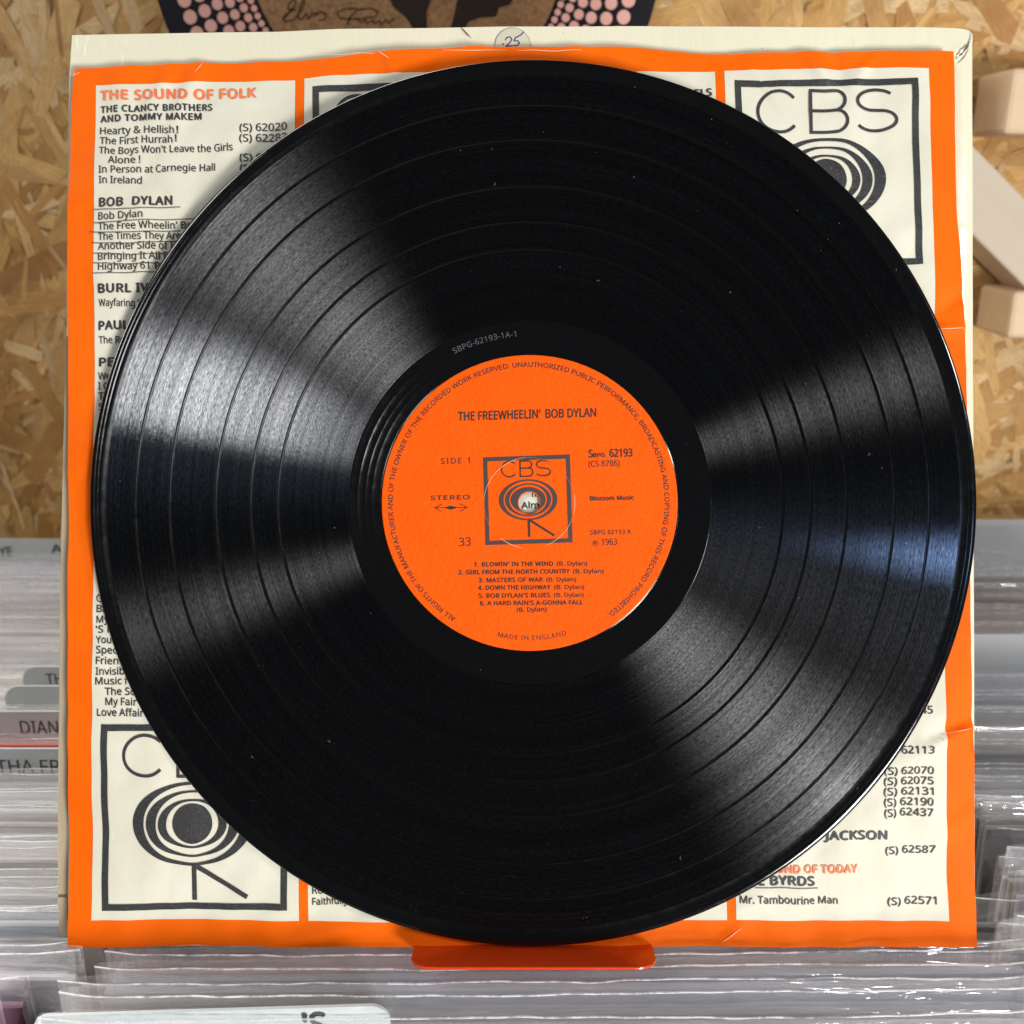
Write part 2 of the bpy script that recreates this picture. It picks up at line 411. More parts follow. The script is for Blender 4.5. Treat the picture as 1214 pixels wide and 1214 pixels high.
WALL_Y = 0.690
def strand_mat():
    t = NT('wood_strand')
    uv = t.n('ShaderNodeUVMap').outputs[0]; o = t.coord()
    tone = t.n('ShaderNodeVertexColor', layer_name='tone').outputs[0]
    grain = t.noise(t.mapping(uv, (1.0, 14.0, 1)), 5.0, 7, 0.75, 0.6)
    fine = t.noise(t.mapping(uv, (3.0, 60.0, 1)), 4.0, 3, 0.6)
    c = t.mix(t.ramp(grain, [(0.34, (0, 0, 0)), (0.62, (1, 1, 1))]), t.mix(0.72, tone, c4(0.27, 0.115, 0.028), 'MIX'), tone)
    c = t.mix(t.math('MULTIPLY', fine, 0.22), c, c4(0.60, 0.38, 0.15))
    st = t.ramp(t.noise(o, 11, 5, 0.65, 0.4), [(0.32, (0.50, 0.38, 0.27)), (0.52, (1, 1, 1))])
    c = t.mix(0.75, c, st, 'MULTIPLY')
    b = t.bump(grain, 0.5, 0.0006); b = t.bump(fine, 0.3, 0.0003, b)
    return t.done(t.pbr(c, 0.55, b, Specular_IOR_Level=0.25))
M_STRAND = strand_mat()
t = NT('board_core'); o_ = t.coord()
M_CORE = t.done(t.pbr(t.mix(t.noise(o_, 80, 5, 0.7), c4(0.20, 0.11, 0.04), c4(0.42, 0.26, 0.11)), 0.7))
wall = tag(empty('strand_board_wall', loc=(0, WALL_Y, 0)), 'chipped strand board wall of brown and tan wood flakes behind the record bins', 'wall')
bm_obj('board', box_bm(-1.1, 1.1, 0.0, 0.018, -0.95, 0.425), M_CORE, wall)
tones = [(0.66, 0.42, 0.17), (0.60, 0.36, 0.13), (0.74, 0.54, 0.28), (0.52, 0.29, 0.09), (0.64, 0.40, 0.15), (0.40, 0.20, 0.06), (0.72, 0.52, 0.28), (0.58, 0.33, 0.11), (0.46, 0.24, 0.07), (0.62, 0.38, 0.14)]
V, Fc, UV, CO = [], [], [], []
NFL = 13000
for i in range(NFL):
    x, z = random.uniform(-0.85, 0.85), random.uniform(-0.14, 0.42)
    big = random.random()
    L = random.uniform(0.018, 0.06) if big < 0.7 else random.uniform(0.06, 0.11)
    W = random.uniform(0.0025, 0.007) if big < 0.6 else random.uniform(0.006, 0.017)
    a = random.gauss(1.35, 0.75) if x < 0 else random.gauss(0.5, 0.9)
    ca, sa = math.cos(a), math.sin(a)
    yy = -0.0002 - 0.0012 * (i / NFL) - random.uniform(0, 0.0001)
    tx, tz = random.gauss(0, 0.003), random.gauss(0, 0.007)
    n = random.choice((6, 7, 8)); base = len(V); ox, oy = random.uniform(0, 50), random.uniform(0, 50)
    col = random.choice(tones); k = random.uniform(0.85, 1.35); col = (col[0] * k, col[1] * k, col[2] * k, 1)
    # irregular long outline: straight split sides, ragged ends
    half = []
    left = [(-L / 2 + random.uniform(0, 0.22) * L, -W / 2), (random.uniform(-.1, .1) * L, -W / 2 * random.uniform(0.8, 1.1)), (L / 2 - random.uniform(0, 0.22) * L, -W / 2 * random.uniform(.7, 1))]
    right = [(L / 2 * random.uniform(.85, 1.05), W * random.uniform(-.2, .3)), (L / 2 - random.uniform(0, 0.25) * L, W / 2), (random.uniform(-.1, .1) * L, W / 2 * random.uniform(.8, 1.1)), (-L / 2 + random.uniform(0, 0.2) * L, W / 2 * random.uniform(.7, 1)), (-L / 2 * random.uniform(.85, 1.05), W * random.uniform(-.3, .2))]
    for (u, v_) in left + right:
        X = x + u * ca - v_ * sa; Z = z + u * sa + v_ * ca
        V.append((X, yy + tx * u / L * 0.3 * 0.1 + tz * v_, Z)); UV.append((ox + u * 20, oy + v_ * 20)); CO.append(col)
    Fc.append(tuple(base + q for q in range(8)))
sl = mesh_obj('wood_strands', V, Fc, M_STRAND, wall, uvs=UV, colors=CO)
sl['kind'] = 'stuff'

# ------------------------------------------------------------------ pale timber pieces fixed to the wall on the right
def pine_mat(name, a, b_):
    t = NT(name); o = t.coord()
    g = t.noise(t.mapping(o, (1.2, 22, 22)), 7, 5, 0.6, 0.4)
    c = t.mix(g, c4(*a), c4(*b_)); bb = t.bump(g, 0.2, 0.0004)
    return t.done(t.pbr(c, 0.55, bb))
M_PINE = pine_mat('planed_pine', (0.72, 0.55, 0.36), (0.62, 0.44, 0.27))
M_PINE2 = pine_mat('sawn_grey_pine', (0.56, 0.47, 0.36), (0.47, 0.38, 0.28))
def on_wall(px, py, y):
    d = AF + AX * ((px - 607) / F) + AU * ((607 - py) / F); k = (y - CAM.y) / d.y
    return CAM + d * k
p0 = on_wall(1150, 222, 0.645); p1 = on_wall(1240, 312, 0.645)
mid = (p0 + p1) / 2; an = math.atan2(p1.z - p0.z, p1.x - p0.x)
bt = bm_obj('diagonal_batten', box_bm(-0.13, 0.13, -0.018, 0.018, -0.0175, 0.0175), M_PINE2, bevel=0.0015)
bt.rotation_euler = (0, -an, 0); bt.location = (mid.x, 0.664, mid.z)
tag(bt, 'greyish sawn timber batten running diagonally down the strand board wall', 'batten')
b1 = on_wall(1196, 120, 0.64)
bl = bm_obj('wooden_block', box_bm(0, 0.07, -0.024, 0.024, -0.018, 0.018), M_PINE, bevel=0.003)
bl.location = (b1.x, 0.664, b1.z); bl.rotation_euler = (0, R(1), 0)
tag(bl, 'pale pine block on the wall above the diagonal batten', 'wooden block')
b2 = on_wall(1198, 374, 0.64)
bl = bm_obj('wooden_block', box_bm(0, 0.07, -0.024, 0.024, -0.0145, 0.0145), M_PINE, bevel=0.003)
bl.location = (b2.x, 0.664, b2.z)
tag(bl, 'pale pine block on the wall below the diagonal batten', 'wooden block')

# ------------------------------------------------------------------ picture disc on the wall
class WallPlane(Plane):
    def __init__(s, y):
        s.y = y; s.M = Matrix.Translation((0, y, 0)) @ Matrix.Rotation(R(90), 4, 'X'); s.inv = s.M.inverted()
        s.o = Vector((0, y, 0)); s.n = Vector((0, -1, 0))
WP = WallPlane(0.678)
pc = WP.at(480, -73)
PR = (WP.at(781, 15) - WP.at(480, 15)).length
pd = empty('picture_disc', loc=(pc.x, 0.678, pc.y), rot=(R(90), 0, 0))
tag(pd, 'picture record hanging on the wall with pink dots round a signed tan portrait', 'record')
t = NT('picture_black'); M_PBLACK = t.done(t.pbr((0.010, 0.009, 0.012), 0.45, Specular_IOR_Level=0.12))
t = NT('picture_pink'); o_ = t.coord()
M_PPINK = t.done(t.pbr(t.mix(t.noise(o_, 90, 3), c4(0.70, 0.34, 0.28), c4(0.82, 0.46, 0.39)), 0.4, Specular_IOR_Level=0.2))
t = NT('picture_tan'); o_ = t.coord()
M_PTAN = t.done(t.pbr(t.mix(t.ramp(t.noise(o_, 420, 4, 0.7), [(0.35, (0, 0, 0)), (0.68, (1, 1, 1))]), c4(0.21, 0.105, 0.045), c4(0.42, 0.235, 0.105)), 0.5, Specular_IOR_Level=0.2))
t = NT('picture_dark_brown'); M_PDARK = t.done(t.pbr((0.025, 0.014, 0.010), 0.5, Specular_IOR_Level=0.2))
bm = bmesh.new(); bmesh.ops.create_cone(bm, cap_ends=True, segments=160, radius1=PR, radius2=PR, depth=0.002)
bm_obj('disc', bm, M_PBLACK, pd)
class Flat:  # print measured in the disc's own metres
    def at(s, x, y, h=0): return Vector((x, y, h))
FL = Flat()
u = PR / 301
pr = Print(); pr.ring(0, 0, (187 * u, 187 * u), None, 120); pr.build('portrait_ground', M_PTAN, pd, FL, 0, 0.0012)
pr = Print()
for k, (rr, dr) in enumerate(((195, 3.8), (206, 4.9), (219, 5.8), (234, 6.6), (251, 7.3), (270, 8.0))):
    n = int(2 * math.pi * rr / (dr * 2.35))
    for i in range(n):
        a = 2 * math.pi * (i + 0.5 * (k % 2)) / n
        pr.ring(rr * u * math.cos(a), rr * u * math.sin(a), (dr * u, dr * u), None, 14)
pr.build('pink_dots', M_PPINK, pd, FL, 0, 0.0013)['kind'] = 'stuff'
def dl(px, py):
    q = WP.at(px, py); return (q.x - pc.x, q.y - pc.y)
def poly_on_disc(name, pts):
    q = [dl(*p) for p in pts]; mesh_obj(name, [(x, y, 0.0015) for x, y in q], [tuple(range(len(q)))][:1], M_PDARK, pd)
poly_on_disc('dark_silhouette', [(455, -22), (514, -25), (511, 0), (506, 16), (507, 36), (492, 38), (482, 22), (466, 8)])
poly_on_disc('dark_silhouette', [(548, -30), (628, -30), (622, -8), (608, 0), (604, 6), (592, 9), (588, 20), (570, 21), (556, 26), (549, 38), (533, 38), (540, 12)])
pr = Print()
sig = [[(335, 24), (345, 14), (352, 4), (349, 0), (343, 5), (342, 12), (350, 11), (345, 14), (337, 20), (338, 26), (348, 24), (357, 14), (362, 3), (360, 0), (356, 9), (354, 22), (358, 24), (364, 16), (366, 23), (372, 16), (376, 15), (374, 20), (380, 14), (387, 17), (386, 23), (378, 25)],
       [(412, 30), (416, 20), (424, 12), (440, 10), (449, 14), (446, 20), (432, 22), (414, 23), (403, 22), (400, 16), (408, 11), (424, 10)],
       [(420, 24), (424, 22), (428, 27), (434, 24), (436, 29), (442, 24), (444, 29), (450, 25), (452, 30), (458, 24), (461, 28), (468, 22)]]
for st in sig: pr.stroke([dl(*p) for p in dens(st, 3)], 1.3 * u)
pr.build('signature', M_PDARK, pd, FL, 0, 0.0016)

# ------------------------------------------------------------------ record bin
t = NT('bin_ply'); o_ = t.coord()
M_BIN = t.done(t.pbr(t.mix(t.noise(t.mapping(o_, (2, 20, 20)), 5, 4), c4(0.10, 0.075, 0.06), c4(0.15, 0.11, 0.08)), 0.6))
rb = tag(empty('record_bin', loc=(0, 0.45, -0.335)), 'dark plywood bin that holds the packed rows of sleeved records', 'record bin')
for nm, a in (('floor_board', (-0.52, 0.56, -0.226, 0.226, -0.015, 0.0)), ('side_board', (-0.535, -0.52, -0.226, 0.226, -0.015, 0.22)), ('side_board', (0.56, 0.575, -0.226, 0.226, -0.015, 0.22)),
              ('front_board', (-0.535, 0.575, -0.241, -0.2265, -0.015, 0.20)), ('back_board', (-0.535, 0.575, 0.2265, 0.235, -0.015, 0.24))):
    bm_obj(nm, box_bm(*a), M_BIN, rb)
for sx in (-0.515, 0.54):
    for sy in (-0.21, 0.21):
        bm_obj('leg', box_bm(sx - 0.02, sx + 0.02, sy - 0.014, sy + 0.014, -0.615, -0.0155), M_BIN, rb)

# ---- sleeved records
def plastic_mat():
    t = NT('clear_polythene'); o = t.coord()
    inf = t.n('ShaderNodeObjectInfo').outputs['Random']
    v = t.n('ShaderNodeVectorMath', {0: o, 1: t.n('ShaderNodeCombineXYZ', {0: t.math('MULTIPLY', inf, 7.0), 1: 0.0, 2: t.math('MULTIPLY', inf, 3.0)}).outputs[0]}, operation='ADD').outputs[0]
    wr = t.noise(t.mapping(v, (3.0, 10, 22)), 4.0, 3, 0.5, 0.8)
    b = t.bump(wr, 0.5, 0.004)
    cr = t.noise(t.mapping(v, (7.0, 14, 26)), 5.0, 2, 0.5, 1.6)
    b = t.bump(t.math('ABSOLUTE', t.math('SUBTRACT', cr, 0.5)), 0.28, 0.0016, b)
    gl = t.pbr((0.62, 0.63, 0.65), 0.22, b, Specular_IOR_Level=0.5)
    tr = t.n('ShaderNodeBsdfTransparent', {0: c4(0.98, 0.98, 0.985)}).outputs[0]
    lw = t.n('ShaderNodeLayerWeight', {0: 0.30, 'Normal': b}).outputs['Facing']
    fac = t.n('ShaderNodeMapRange', {0: lw, 1: 0.0, 2: 1.0, 3: 0.035, 4: 0.24}).outputs[0]
    film = t.n('ShaderNodeMixShader', {0: fac, 1: tr, 2: gl}).outputs[0]
    gw_ = t.n('ShaderNodeMapRange', {0: lw, 1: 0.0, 2: 1.0, 3: 0.07, 4: 0.7}).outputs[0]
    gloss = t.n('ShaderNodeBsdfGlossy', {'Color': t.n('ShaderNodeCombineColor', {0: gw_, 1: gw_, 2: gw_}).outputs[0], 'Roughness': 0.085, 'Normal': b}).outputs[0]
    return t.done(t.n('ShaderNodeAddShader', {0: film, 1: gloss}).outputs[0])
M_POLY = plastic_mat()
t = NT('polythene_seam'); o_ = t.coord()
M_SEAM = t.done(t.pbr((0.88, 0.89, 0.89), 0.15, Alpha=t.n('ShaderNodeMapRange', {0: t.noise(t.mapping(o_, (1, 0.1, 0.1)), 110, 4, 0.7), 1: 0.36, 2: 0.58, 3: 0.12, 4: 1.0}).outputs[0]))
cov_cols = [(0.58, 0.57, 0.54), (0.46, 0.46, 0.47), (0.64, 0.62, 0.56), (0.34, 0.35, 0.39), (0.55, 0.51, 0.45), (0.42, 0.38, 0.33), (0.66, 0.66, 0.66), (0.20, 0.08, 0.13), (0.50, 0.53, 0.55), (0.24, 0.235, 0.23), (0.30, 0.32, 0.36), (0.52, 0.26, 0.22)]  # last one pinkish: reflected orange put into the card colour
M_COV = []
for i, c in enumerate(cov_cols):
    t = NT('record_cover_card'); o_ = t.coord()
    n_ = t.noise(t.mapping(o_, (1, 1, 1)), 25, 4, 0.6)
    M_COV.append(t.done(t.pbr(t.mix(n_, c4(*c), c4(*[q * 0.72 for q in c])), 0.45)))

SW, SH = 0.318, 0.328
def film_mesh(seed, nx=96, nz=14):
    """front and back film of one polythene bag, wrinkled near its open top"""
    V, Fc = [], []
    zs = [0, 0.12, 0.20, 0.25, 0.28, 0.295, 0.303, 0.309, 0.314, 0.318, 0.321, 0.3235, 0.326, 0.328]
    for side in (-1, 1):
        base = len(V)
        for j, z in enumerate(zs):
            for i in range(nx + 1):
                x = -SW / 2 + SW * i / nx
                k = (z / SH) ** 3
                nn = noise.noise(Vector((x * 11 + seed * 7, z * 60, side * 3.1 + seed)))
                n2 = noise.noise(Vector((x * 34 + seed * 3, z * 110, side * 9 + seed)))
                edge = max(0.0, 1 - min(x + SW / 2, SW / 2 - x) / 0.012)
                y = side * (0.0021 * (1 - edge * 0.85) + 0.0004) + k * (0.0014 * nn + 0.0006 * n2)
                zz = z + (0.0011 * noise.noise(Vector((x * 9 + seed, side + seed * 2, 0))) + 0.0005 * noise.noise(Vector((x * 90, seed, side)))) * k
                V.append((x, y, zz))
        for j in range(len(zs) - 1):
            for i in range(nx):
                a = base + j * (nx + 1) + i; q = (a, a + 1, a + nx + 2, a + nx + 1)
                Fc.append(q if side < 0 else q[::-1])
    # side seams
    for i in (0, nx):
        for j in range(len(zs) - 1):
            a = j * (nx + 1) + i; b_ = a + len(zs) * (nx + 1)
            Fc.append((a, b_, b_ + nx + 1, a + nx + 1))
    me = bpy.data.meshes.new('polythene_bag'); me.from_pydata(V, [], Fc); me.materials.append(M_POLY)
    me.polygons.foreach_set('use_smooth', [True] * len(me.polygons)); me.update()
    # bright welded lip along the opening
    V2, F2 = [], []
    for side, row in ((0, len(zs) - 1),):
        for i in range(nx + 1):
            p = V[row * (nx + 1) + i]
            V2 += [(p[0], p[1] - 0.00025, p[2] - 0.00032 - 0.0002 * noise.noise(Vector((p[0] * 300, seed, 1)))), (p[0], p[1] - 0.0003, p[2] + 0.0001), (p[0], p[1] + 0.0002, p[2] + 0.0001)]
        for i in range(nx):
            a = 3 * i; F2 += [(a, a + 3, a + 4, a + 1), (a + 1, a + 4, a + 5, a + 2)]
    lip = bpy.data.meshes.new('lip'); lip.from_pydata(V2, [], F2); lip.materials.append(M_SEAM); lip.update()
    return me, lip
FILMS = [film_mesh(s) for s in range(7)]
COVM = []
for i, m in enumerate(M_COV):
    bm = box_bm(-0.1565, 0.1565, -0.0015, 0.0015, 0.002, 0.316)
    bmesh.ops.bevel(bm, geom=list(bm.edges), offset=0.0007, segments=1, affect='EDGES')
    me = bpy.data.meshes.new('cover'); bm.to_mesh(me); bm.free(); me.materials.append(m); COVM.append(me)
def sleeved(x, y, z, lean, roll, cov, film, label, group, yaw=0.0):
    e = empty('sleeved_record', loc=(x, y, z - 0.328), rot=(lean, roll, yaw))
    tag(e, label, 'record', group)
    o = bpy.data.objects.new('cover', COVM[cov]); COL.objects.link(o); o.parent = e
    o.location = (0, 0, random.uniform(-0.003, 0.004)); o.rotation_euler = (0, random.gauss(0, 0.002), 0)
    f, l = FILMS[film]
    o = bpy.data.objects.new('polythene_bag', f); COL.objects.link(o); o.parent = e
    o = bpy.data.objects.new('lip', l); COL.objects.link(o); o.parent = e
    return e
def lean_for(y): return R(-3) + random.gauss(0, 0.012)

GL = 'sleeved records packed in the row left of the displayed cover'
GR = 'sleeved records packed in the row right of the displayed cover'
GF = 'sleeved records packed in front of the display stand'
rnd = random.Random(5)
# left row: from the front of the bin to the wall; two gaps are taken by name cards
CARD_Y = {}
y = 0.236; i = 0
pale = [0, 2, 6, 8, 0, 6, 4, 1]
while y < 0.655:
    z = rnd.gauss(0.0, 0.0022)
    right = -0.158 if y > 0.285 else -0.1635
    x = right - SW / 2 + rnd.gauss(0, 0.0012)
    if 0.28 < y < 0.30: x += 0.010
    cov = rnd.choice(pale) if y > 0.29 else rnd.choice((3, 7, 7, 1))
    sleeved(x, y, z, R(rnd.gauss(-1.0, 0.8)), rnd.gauss(0, 0.004), cov, rnd.randrange(7), 'polythene sleeved record packed in the left row, among the grey name cards', GL)
    y += rnd.uniform(0.0058, 0.0082)
# right row
y = 0.244
while y < 0.655:
    z = rnd.gauss(-0.002, 0.0035); jit = 0.0045 if 0.30 < y < 0.42 else 0.0015
    x = 0.184 + SW / 2 + abs(rnd.gauss(0, jit)) + (0.004 if 0.3 < y < 0.42 else 0)
    if y < 0.315: x = 0.171 + SW / 2 + rnd.gauss(0, 0.001)
    sleeved(x, y, z, R(rnd.gauss(-1.0, 1.0)), rnd.gauss(0, 0.006), rnd.choice((1, 3, 4, 5, 9, 9, 8)), rnd.randrange(7), 'polythene sleeved record packed in the row right of the displayed cover', GR)
    y += rnd.uniform(0.0062, 0.0098)
# front of the middle row
front = [(0.2415, 10, -0.0065), (0.2490, 3, -0.0030), (0.2570, 10, -0.0040), (0.2640, 5, -0.0010), (0.2705, 9, -0.0025), (0.2765, 10, -0.0020), (0.2830, 3, -0.0020), (0.289, 11, -0.0030)]
FL_ = ['frontmost polythene sleeved record, standing before the white scuffed card', 'polythene sleeved record directly behind the white scuffed card',
       'second polythene sleeved record behind the white scuffed card', 'third polythene sleeved record behind the white scuffed card', 'fourth polythene sleeved record behind the white scuffed card',
       'third polythene sleeved record counted forward from the orange sleeve', 'second polythene sleeved record counted forward from the orange paper sleeve', 'polythene sleeved record touching the foot of the orange paper sleeve']
for i, (y, cov, z) in enumerate(front):
    sleeved(0.0125 + (0.009 if y > 0.275 else 0) + rnd.gauss(0, 0.0012), y, z, R(-0.6), R(-0.35) + rnd.gauss(0, 0.002), cov, i % 7, FL_[i], GF, yaw=R(0.3))
# the middle row goes on behind the stand
y = 0.385
while y < 0.655:
    sleeved(0.012, y, rnd.gauss(-0.006, 0.002), R(-0.8), rnd.gauss(0, 0.003), rnd.choice(pale), rnd.randrange(7), 'polythene sleeved record packed in the row hidden behind the displayed cover', 'sleeved records behind the displayed cover')
    y += 0.011

# ---- name cards
t = NT('grey_divider_plastic'); o_ = t.coord()
M_CARD = t.done(t.pbr(t.mix(t.noise(o_, 30, 3), c4(0.66, 0.68, 0.68), c4(0.58, 0.60, 0.60)), 0.3, t.bump(t.noise(o_, 25, 2), 0.1, 0.002)))
t = NT('white_divider_plastic'); o_ = t.coord()
M_CARDW = t.done(t.pbr(t.mix(t.ramp(t.noise(o_, 150, 5, 0.7), [(0.4, (0, 0, 0)), (0.8, (1, 1, 1))]), c4(0.72, 0.77, 0.75), c4(0.62, 0.67, 0.66)), 0.3))
t = NT('red_divider_plastic'); M_CARDR = t.done(t.pbr((0.62, 0.10, 0.07), 0.35))
def rounded_card(name, wd, ht, rad, th, material, parent):
    pts = []
    for cx, cz, a0 in ((wd - rad, ht - rad, 90), (rad, ht - rad, 180)):
        seg = [(cx + rad * math.cos(R(a0 - 90 + 90 * k / 8)), cz + rad * math.sin(R(a0 - 90 + 90 * k / 8))) for k in range(9)]
        pts += seg
    pts += [(0, 0), (wd, 0)]
    n = len(pts)
    V = [(p[0], -th / 2, p[1]) for p in pts] + [(p[0], th / 2, p[1]) for p in pts]
    Fc = [tuple(range(n))[::-1], tuple(range(n, 2 * n))] + [(i, (i + 1) % n, n + (i + 1) % n, n + i) for i in range(n)]
    return mesh_obj(name, V, Fc, material, parent)
class CardPlane(Plane):
    def __init__(s, e, y):
        s.M = e.matrix_world @ Matrix.Rotation(R(90), 4, 'X'); s.inv = s.M.inverted(); s.o = Vector((0, y, 0)); s.n = Vector((0, -1, 0))
def name_card(px0, px1, py_top, y, label, material, texts=(), roll=0.0, ht=0.30, rad=0.008, th=0.0012):
    a = on_wall(px0, py_top, y); b = on_wall(px1, py_top, y); wd = b.x - a.x
    e = empty('name_card', loc=(a.x + ht * math.sin(roll), y, a.z - ht), rot=(0, -roll, 0)); bpy.context.view_layer.update()
    tag(e, label, 'divider card')
    rounded_card('card', wd, ht, rad, th, material, e)
    if texts:
        pr = Print()
        for (txt, x0, x1, yb, h, bold) in texts:
            q0 = on_wall(x0, yb, y); q1 = on_wall(x1, yb, y); hh = q0.z - on_wall(x0, yb + h, y).z
            vs_, fs = glyphs(txt, 0.0); m0, m1 = ext(vs_); k = (q1.x - q0.x) / (m1 - m0)
            pr.heavy(lambda vx, vy: (q0.x - a.x + (vx - m0) * k, (q0.z - (a.z - ht)) + vy * hh / CAPH), vs_, fs, bold)
        mesh_obj('lettering', [(x, -th / 2 - 0.0002 - dz, z) for (x, z), dz in zip(pr.v, pr.z)], pr.f, M_GREYINK, e)
    return e
def slot_y(py, z=0.004):
    """distance at which a direction from the lens meets height z"""
    d = AF + AU * ((607 - py) / F); k = (z - CAM.z) / d.z
    return (CAM + d * k).y
name_card(-60, 560, 639, 0.6635, 'grey name card at the far end of the left row, against the wall', M_CARD, (('YE', 0, 16, 659, 11, 0.02), ("A'", 62, 78, 655, 10, 0.02)), rad=0.002)
name_card(25, 400, 790, slot_y(797), 'grey rounded name card lettered TH in the left row', M_CARD, (('TH', 56, 76, 810, 12, 0.01),))
name_card(4, 380, 813, slot_y(822), 'blank grey rounded card in the left row, just before the TH card', M_CARD)
name_card(-70, 300, 843, slot_y(851), 'grey name card lettered DIAN in the left row', M_CARD, (('DIANA', 26, 85, 869, 15, 0.005),), rad=0.003)
name_card(-90, 300, 883, slot_y(890) + 0.0012, 'thin red card right behind the card lettered THA FR', M_CARDR, rad=0.002)
name_card(-90, 300, 887, slot_y(890) - 0.0012, 'grey name card lettered THA FR in front of the thin red card', M_CARD, (('ARETHA FRANK', -44, 120, 915, 15, 0.005),), rad=0.003)
name_card(1000, 1500, 616, 0.6635, 'wide grey card at the far end of the right row, against the wall', M_CARD, rad=0.002)
name_card(1120, 1500, 752, slot_y(800, -0.004), 'tall smooth grey card standing out of the right row', M_CARD, rad=0.003)
wc = name_card(36, 462, 1203, 0.2605, 'white scuffed card with a rounded corner at the very front of the middle row', M_CARDW, (("'S", 362, 388, 1236, 27, 0.03),), roll=R(2.2), rad=0.006)

# ------------------------------------------------------------------ orange display stand
stand = tag(empty('display_stand', mat=Matrix.Translation(CAM + AF * 0.3475 + AU * (-0.1478)) @ Matrix.Rotation(R(90) - TILT, 4, 'X')),
            'glossy orange plastic stand whose ledge carries the record', 'record stand')
def ledge():
    x0, x1, z1, rad = -0.0335, 0.0478, 0.0142, 0.0075
    pts = [(x0, -0.0171)]
    pts += [(x0 + rad - rad * math.cos(R(90 * k / 8)), z1 - rad + rad * math.sin(R(90 * k / 8))) for k in range(9)]
    pts += [(x1 - rad + rad * math.sin(R(90 * k / 8)), z1 - rad + rad * math.cos(R(90 * k / 8))) for k in range(9)]
    pts += [(x1, -0.0171)]
    bm = bmesh.new()
    top = [bm.verts.new((p[0], 0.0, p[1])) for p in pts]
    f = bm.faces.new(top); r_ = bmesh.ops.extrude_face_region(bm, geom=[f])
    for v in r_['geom']:
        if isinstance(v, bmesh.types.BMVert): v.co.y -= 0.0010
    bmesh.ops.recalc_face_normals(bm, faces=bm.faces)
    return bm
bm_obj('ledge', ledge(), M_ACRYL, stand, bevel=0.0003, seg=2)
bm_obj('back_rest', box_bm(-0.0335, 0.0478, -0.0012, 0.17, -0.0190, -0.0172), M_ACRYL, stand, bevel=0.0004)
bm_obj('foot', box_bm(-0.0335, 0.0478, -0.16, -0.0014, -0.0190, -0.0172), M_ACRYL, stand, bevel=0.0004)

# ------------------------------------------------------------------ outer cover
CP = Plane(0.3600, 570, R(0.9)); cover = CP.root('record_cover')
tag(cover, 'cream laminated card cover standing behind the orange paper sleeve', 'record cover')
def coons(n_u, n_v, top, bottom, left, right, plane, hf, lift):
    """grid between four measured outlines (each a list of points)"""
    def samp(pl, k):
        ls = [0]
        for a, b in zip(pl, pl[1:]): ls.append(ls[-1] + math.hypot(b[0] - a[0], b[1] - a[1]))
        d = k * ls[-1]
        for i in range(len(pl) - 1):
            if d <= ls[i + 1] + 1e-9:
                q = (d - ls[i]) / ((ls[i + 1] - ls[i]) or 1); return (pl[i][0] + (pl[i + 1][0] - pl[i][0]) * q, pl[i][1] + (pl[i + 1][1] - pl[i][1]) * q)
        return pl[-1]
    T = [samp(top, i / n_u) for i in range(n_u + 1)]; B = [samp(bottom, i / n_u) for i in range(n_u + 1)]
    Lf = [samp(left, j / n_v) for j in range(n_v + 1)]; Rt = [samp(right, j / n_v) for j in range(n_v + 1)]
    V, Fc = [], []
    for j in range(n_v + 1):
        v = j / n_v
        for i in range(n_u + 1):
            u_ = i / n_u
            def c(k):
                return ((1 - v) * T[i][k] + v * B[i][k] + (1 - u_) * Lf[j][k] + u_ * Rt[j][k]
                        - ((1 - u_) * (1 - v) * T[0][k] + u_ * (1 - v) * T[-1][k] + (1 - u_) * v * B[0][k] + u_ * v * B[-1][k]))
            x, y_ = c(0), c(1); p = plane.at(x, y_); p.z = lift + hf(x, y_); V.append(p)
    for j in range(n_v):
        for i in range(n_u):
            a = j * (n_u + 1) + i; Fc.append((a, a + n_u + 1, a + n_u + 2, a + 1))
    return V, Fc
def line_d(x, y_, a, b):
    dx, dy = b[0] - a[0], b[1] - a[1]; k = max(0, min(1, ((x - a[0]) * dx + (y_ - a[1]) * dy) / (dx * dx + dy * dy)))
    return math.hypot(x - a[0] - k * dx, y_ - a[1] - k * dy), k
def cover_h(x, y_):
    h = 0.0003 * noise.noise(Vector((x / 90, y_ / 90, 4)))
    # right edge rolls backwards
    if x > 1128: h -= 0.0022 * ((x - 1128) / 28) ** 2
    d, k = line_d(x, y_, (1120, 80), (1150, 45)); h += 0.0006 * math.exp(-(d / 4) ** 2)
    d, k = line_d(x, y_, (1122, 76), (1142, 66)); h -= 0.0004 * math.exp(-(d / 3) ** 2)
    d, k = line_d(x, y_, (1138, 274), (1156, 276)); h += 0.0002 * math.exp(-(d / 3) ** 2)
    return h
TOPC = [(87.5, 44), (200, 42), (330, 40), (400, 37), (600, 34), (760, 33.5), (950, 35), (1100, 35), (1148, 36.5), (1153, 40)]
V, Fc = coons(200, 200, TOPC, [(76, 1106), (1157, 1112)], [(87.5, 44), (84, 100), (81, 400), (75, 640), (72, 900), (71, 1060), (73, 1098), (77, 1106)], [(1153, 40), (1154, 420), (1156, 800), (1157.5, 1112)], CP, cover_h, 0.0015)
mesh_obj('front_board', V, Fc, M_COVER, cover, smooth=True)
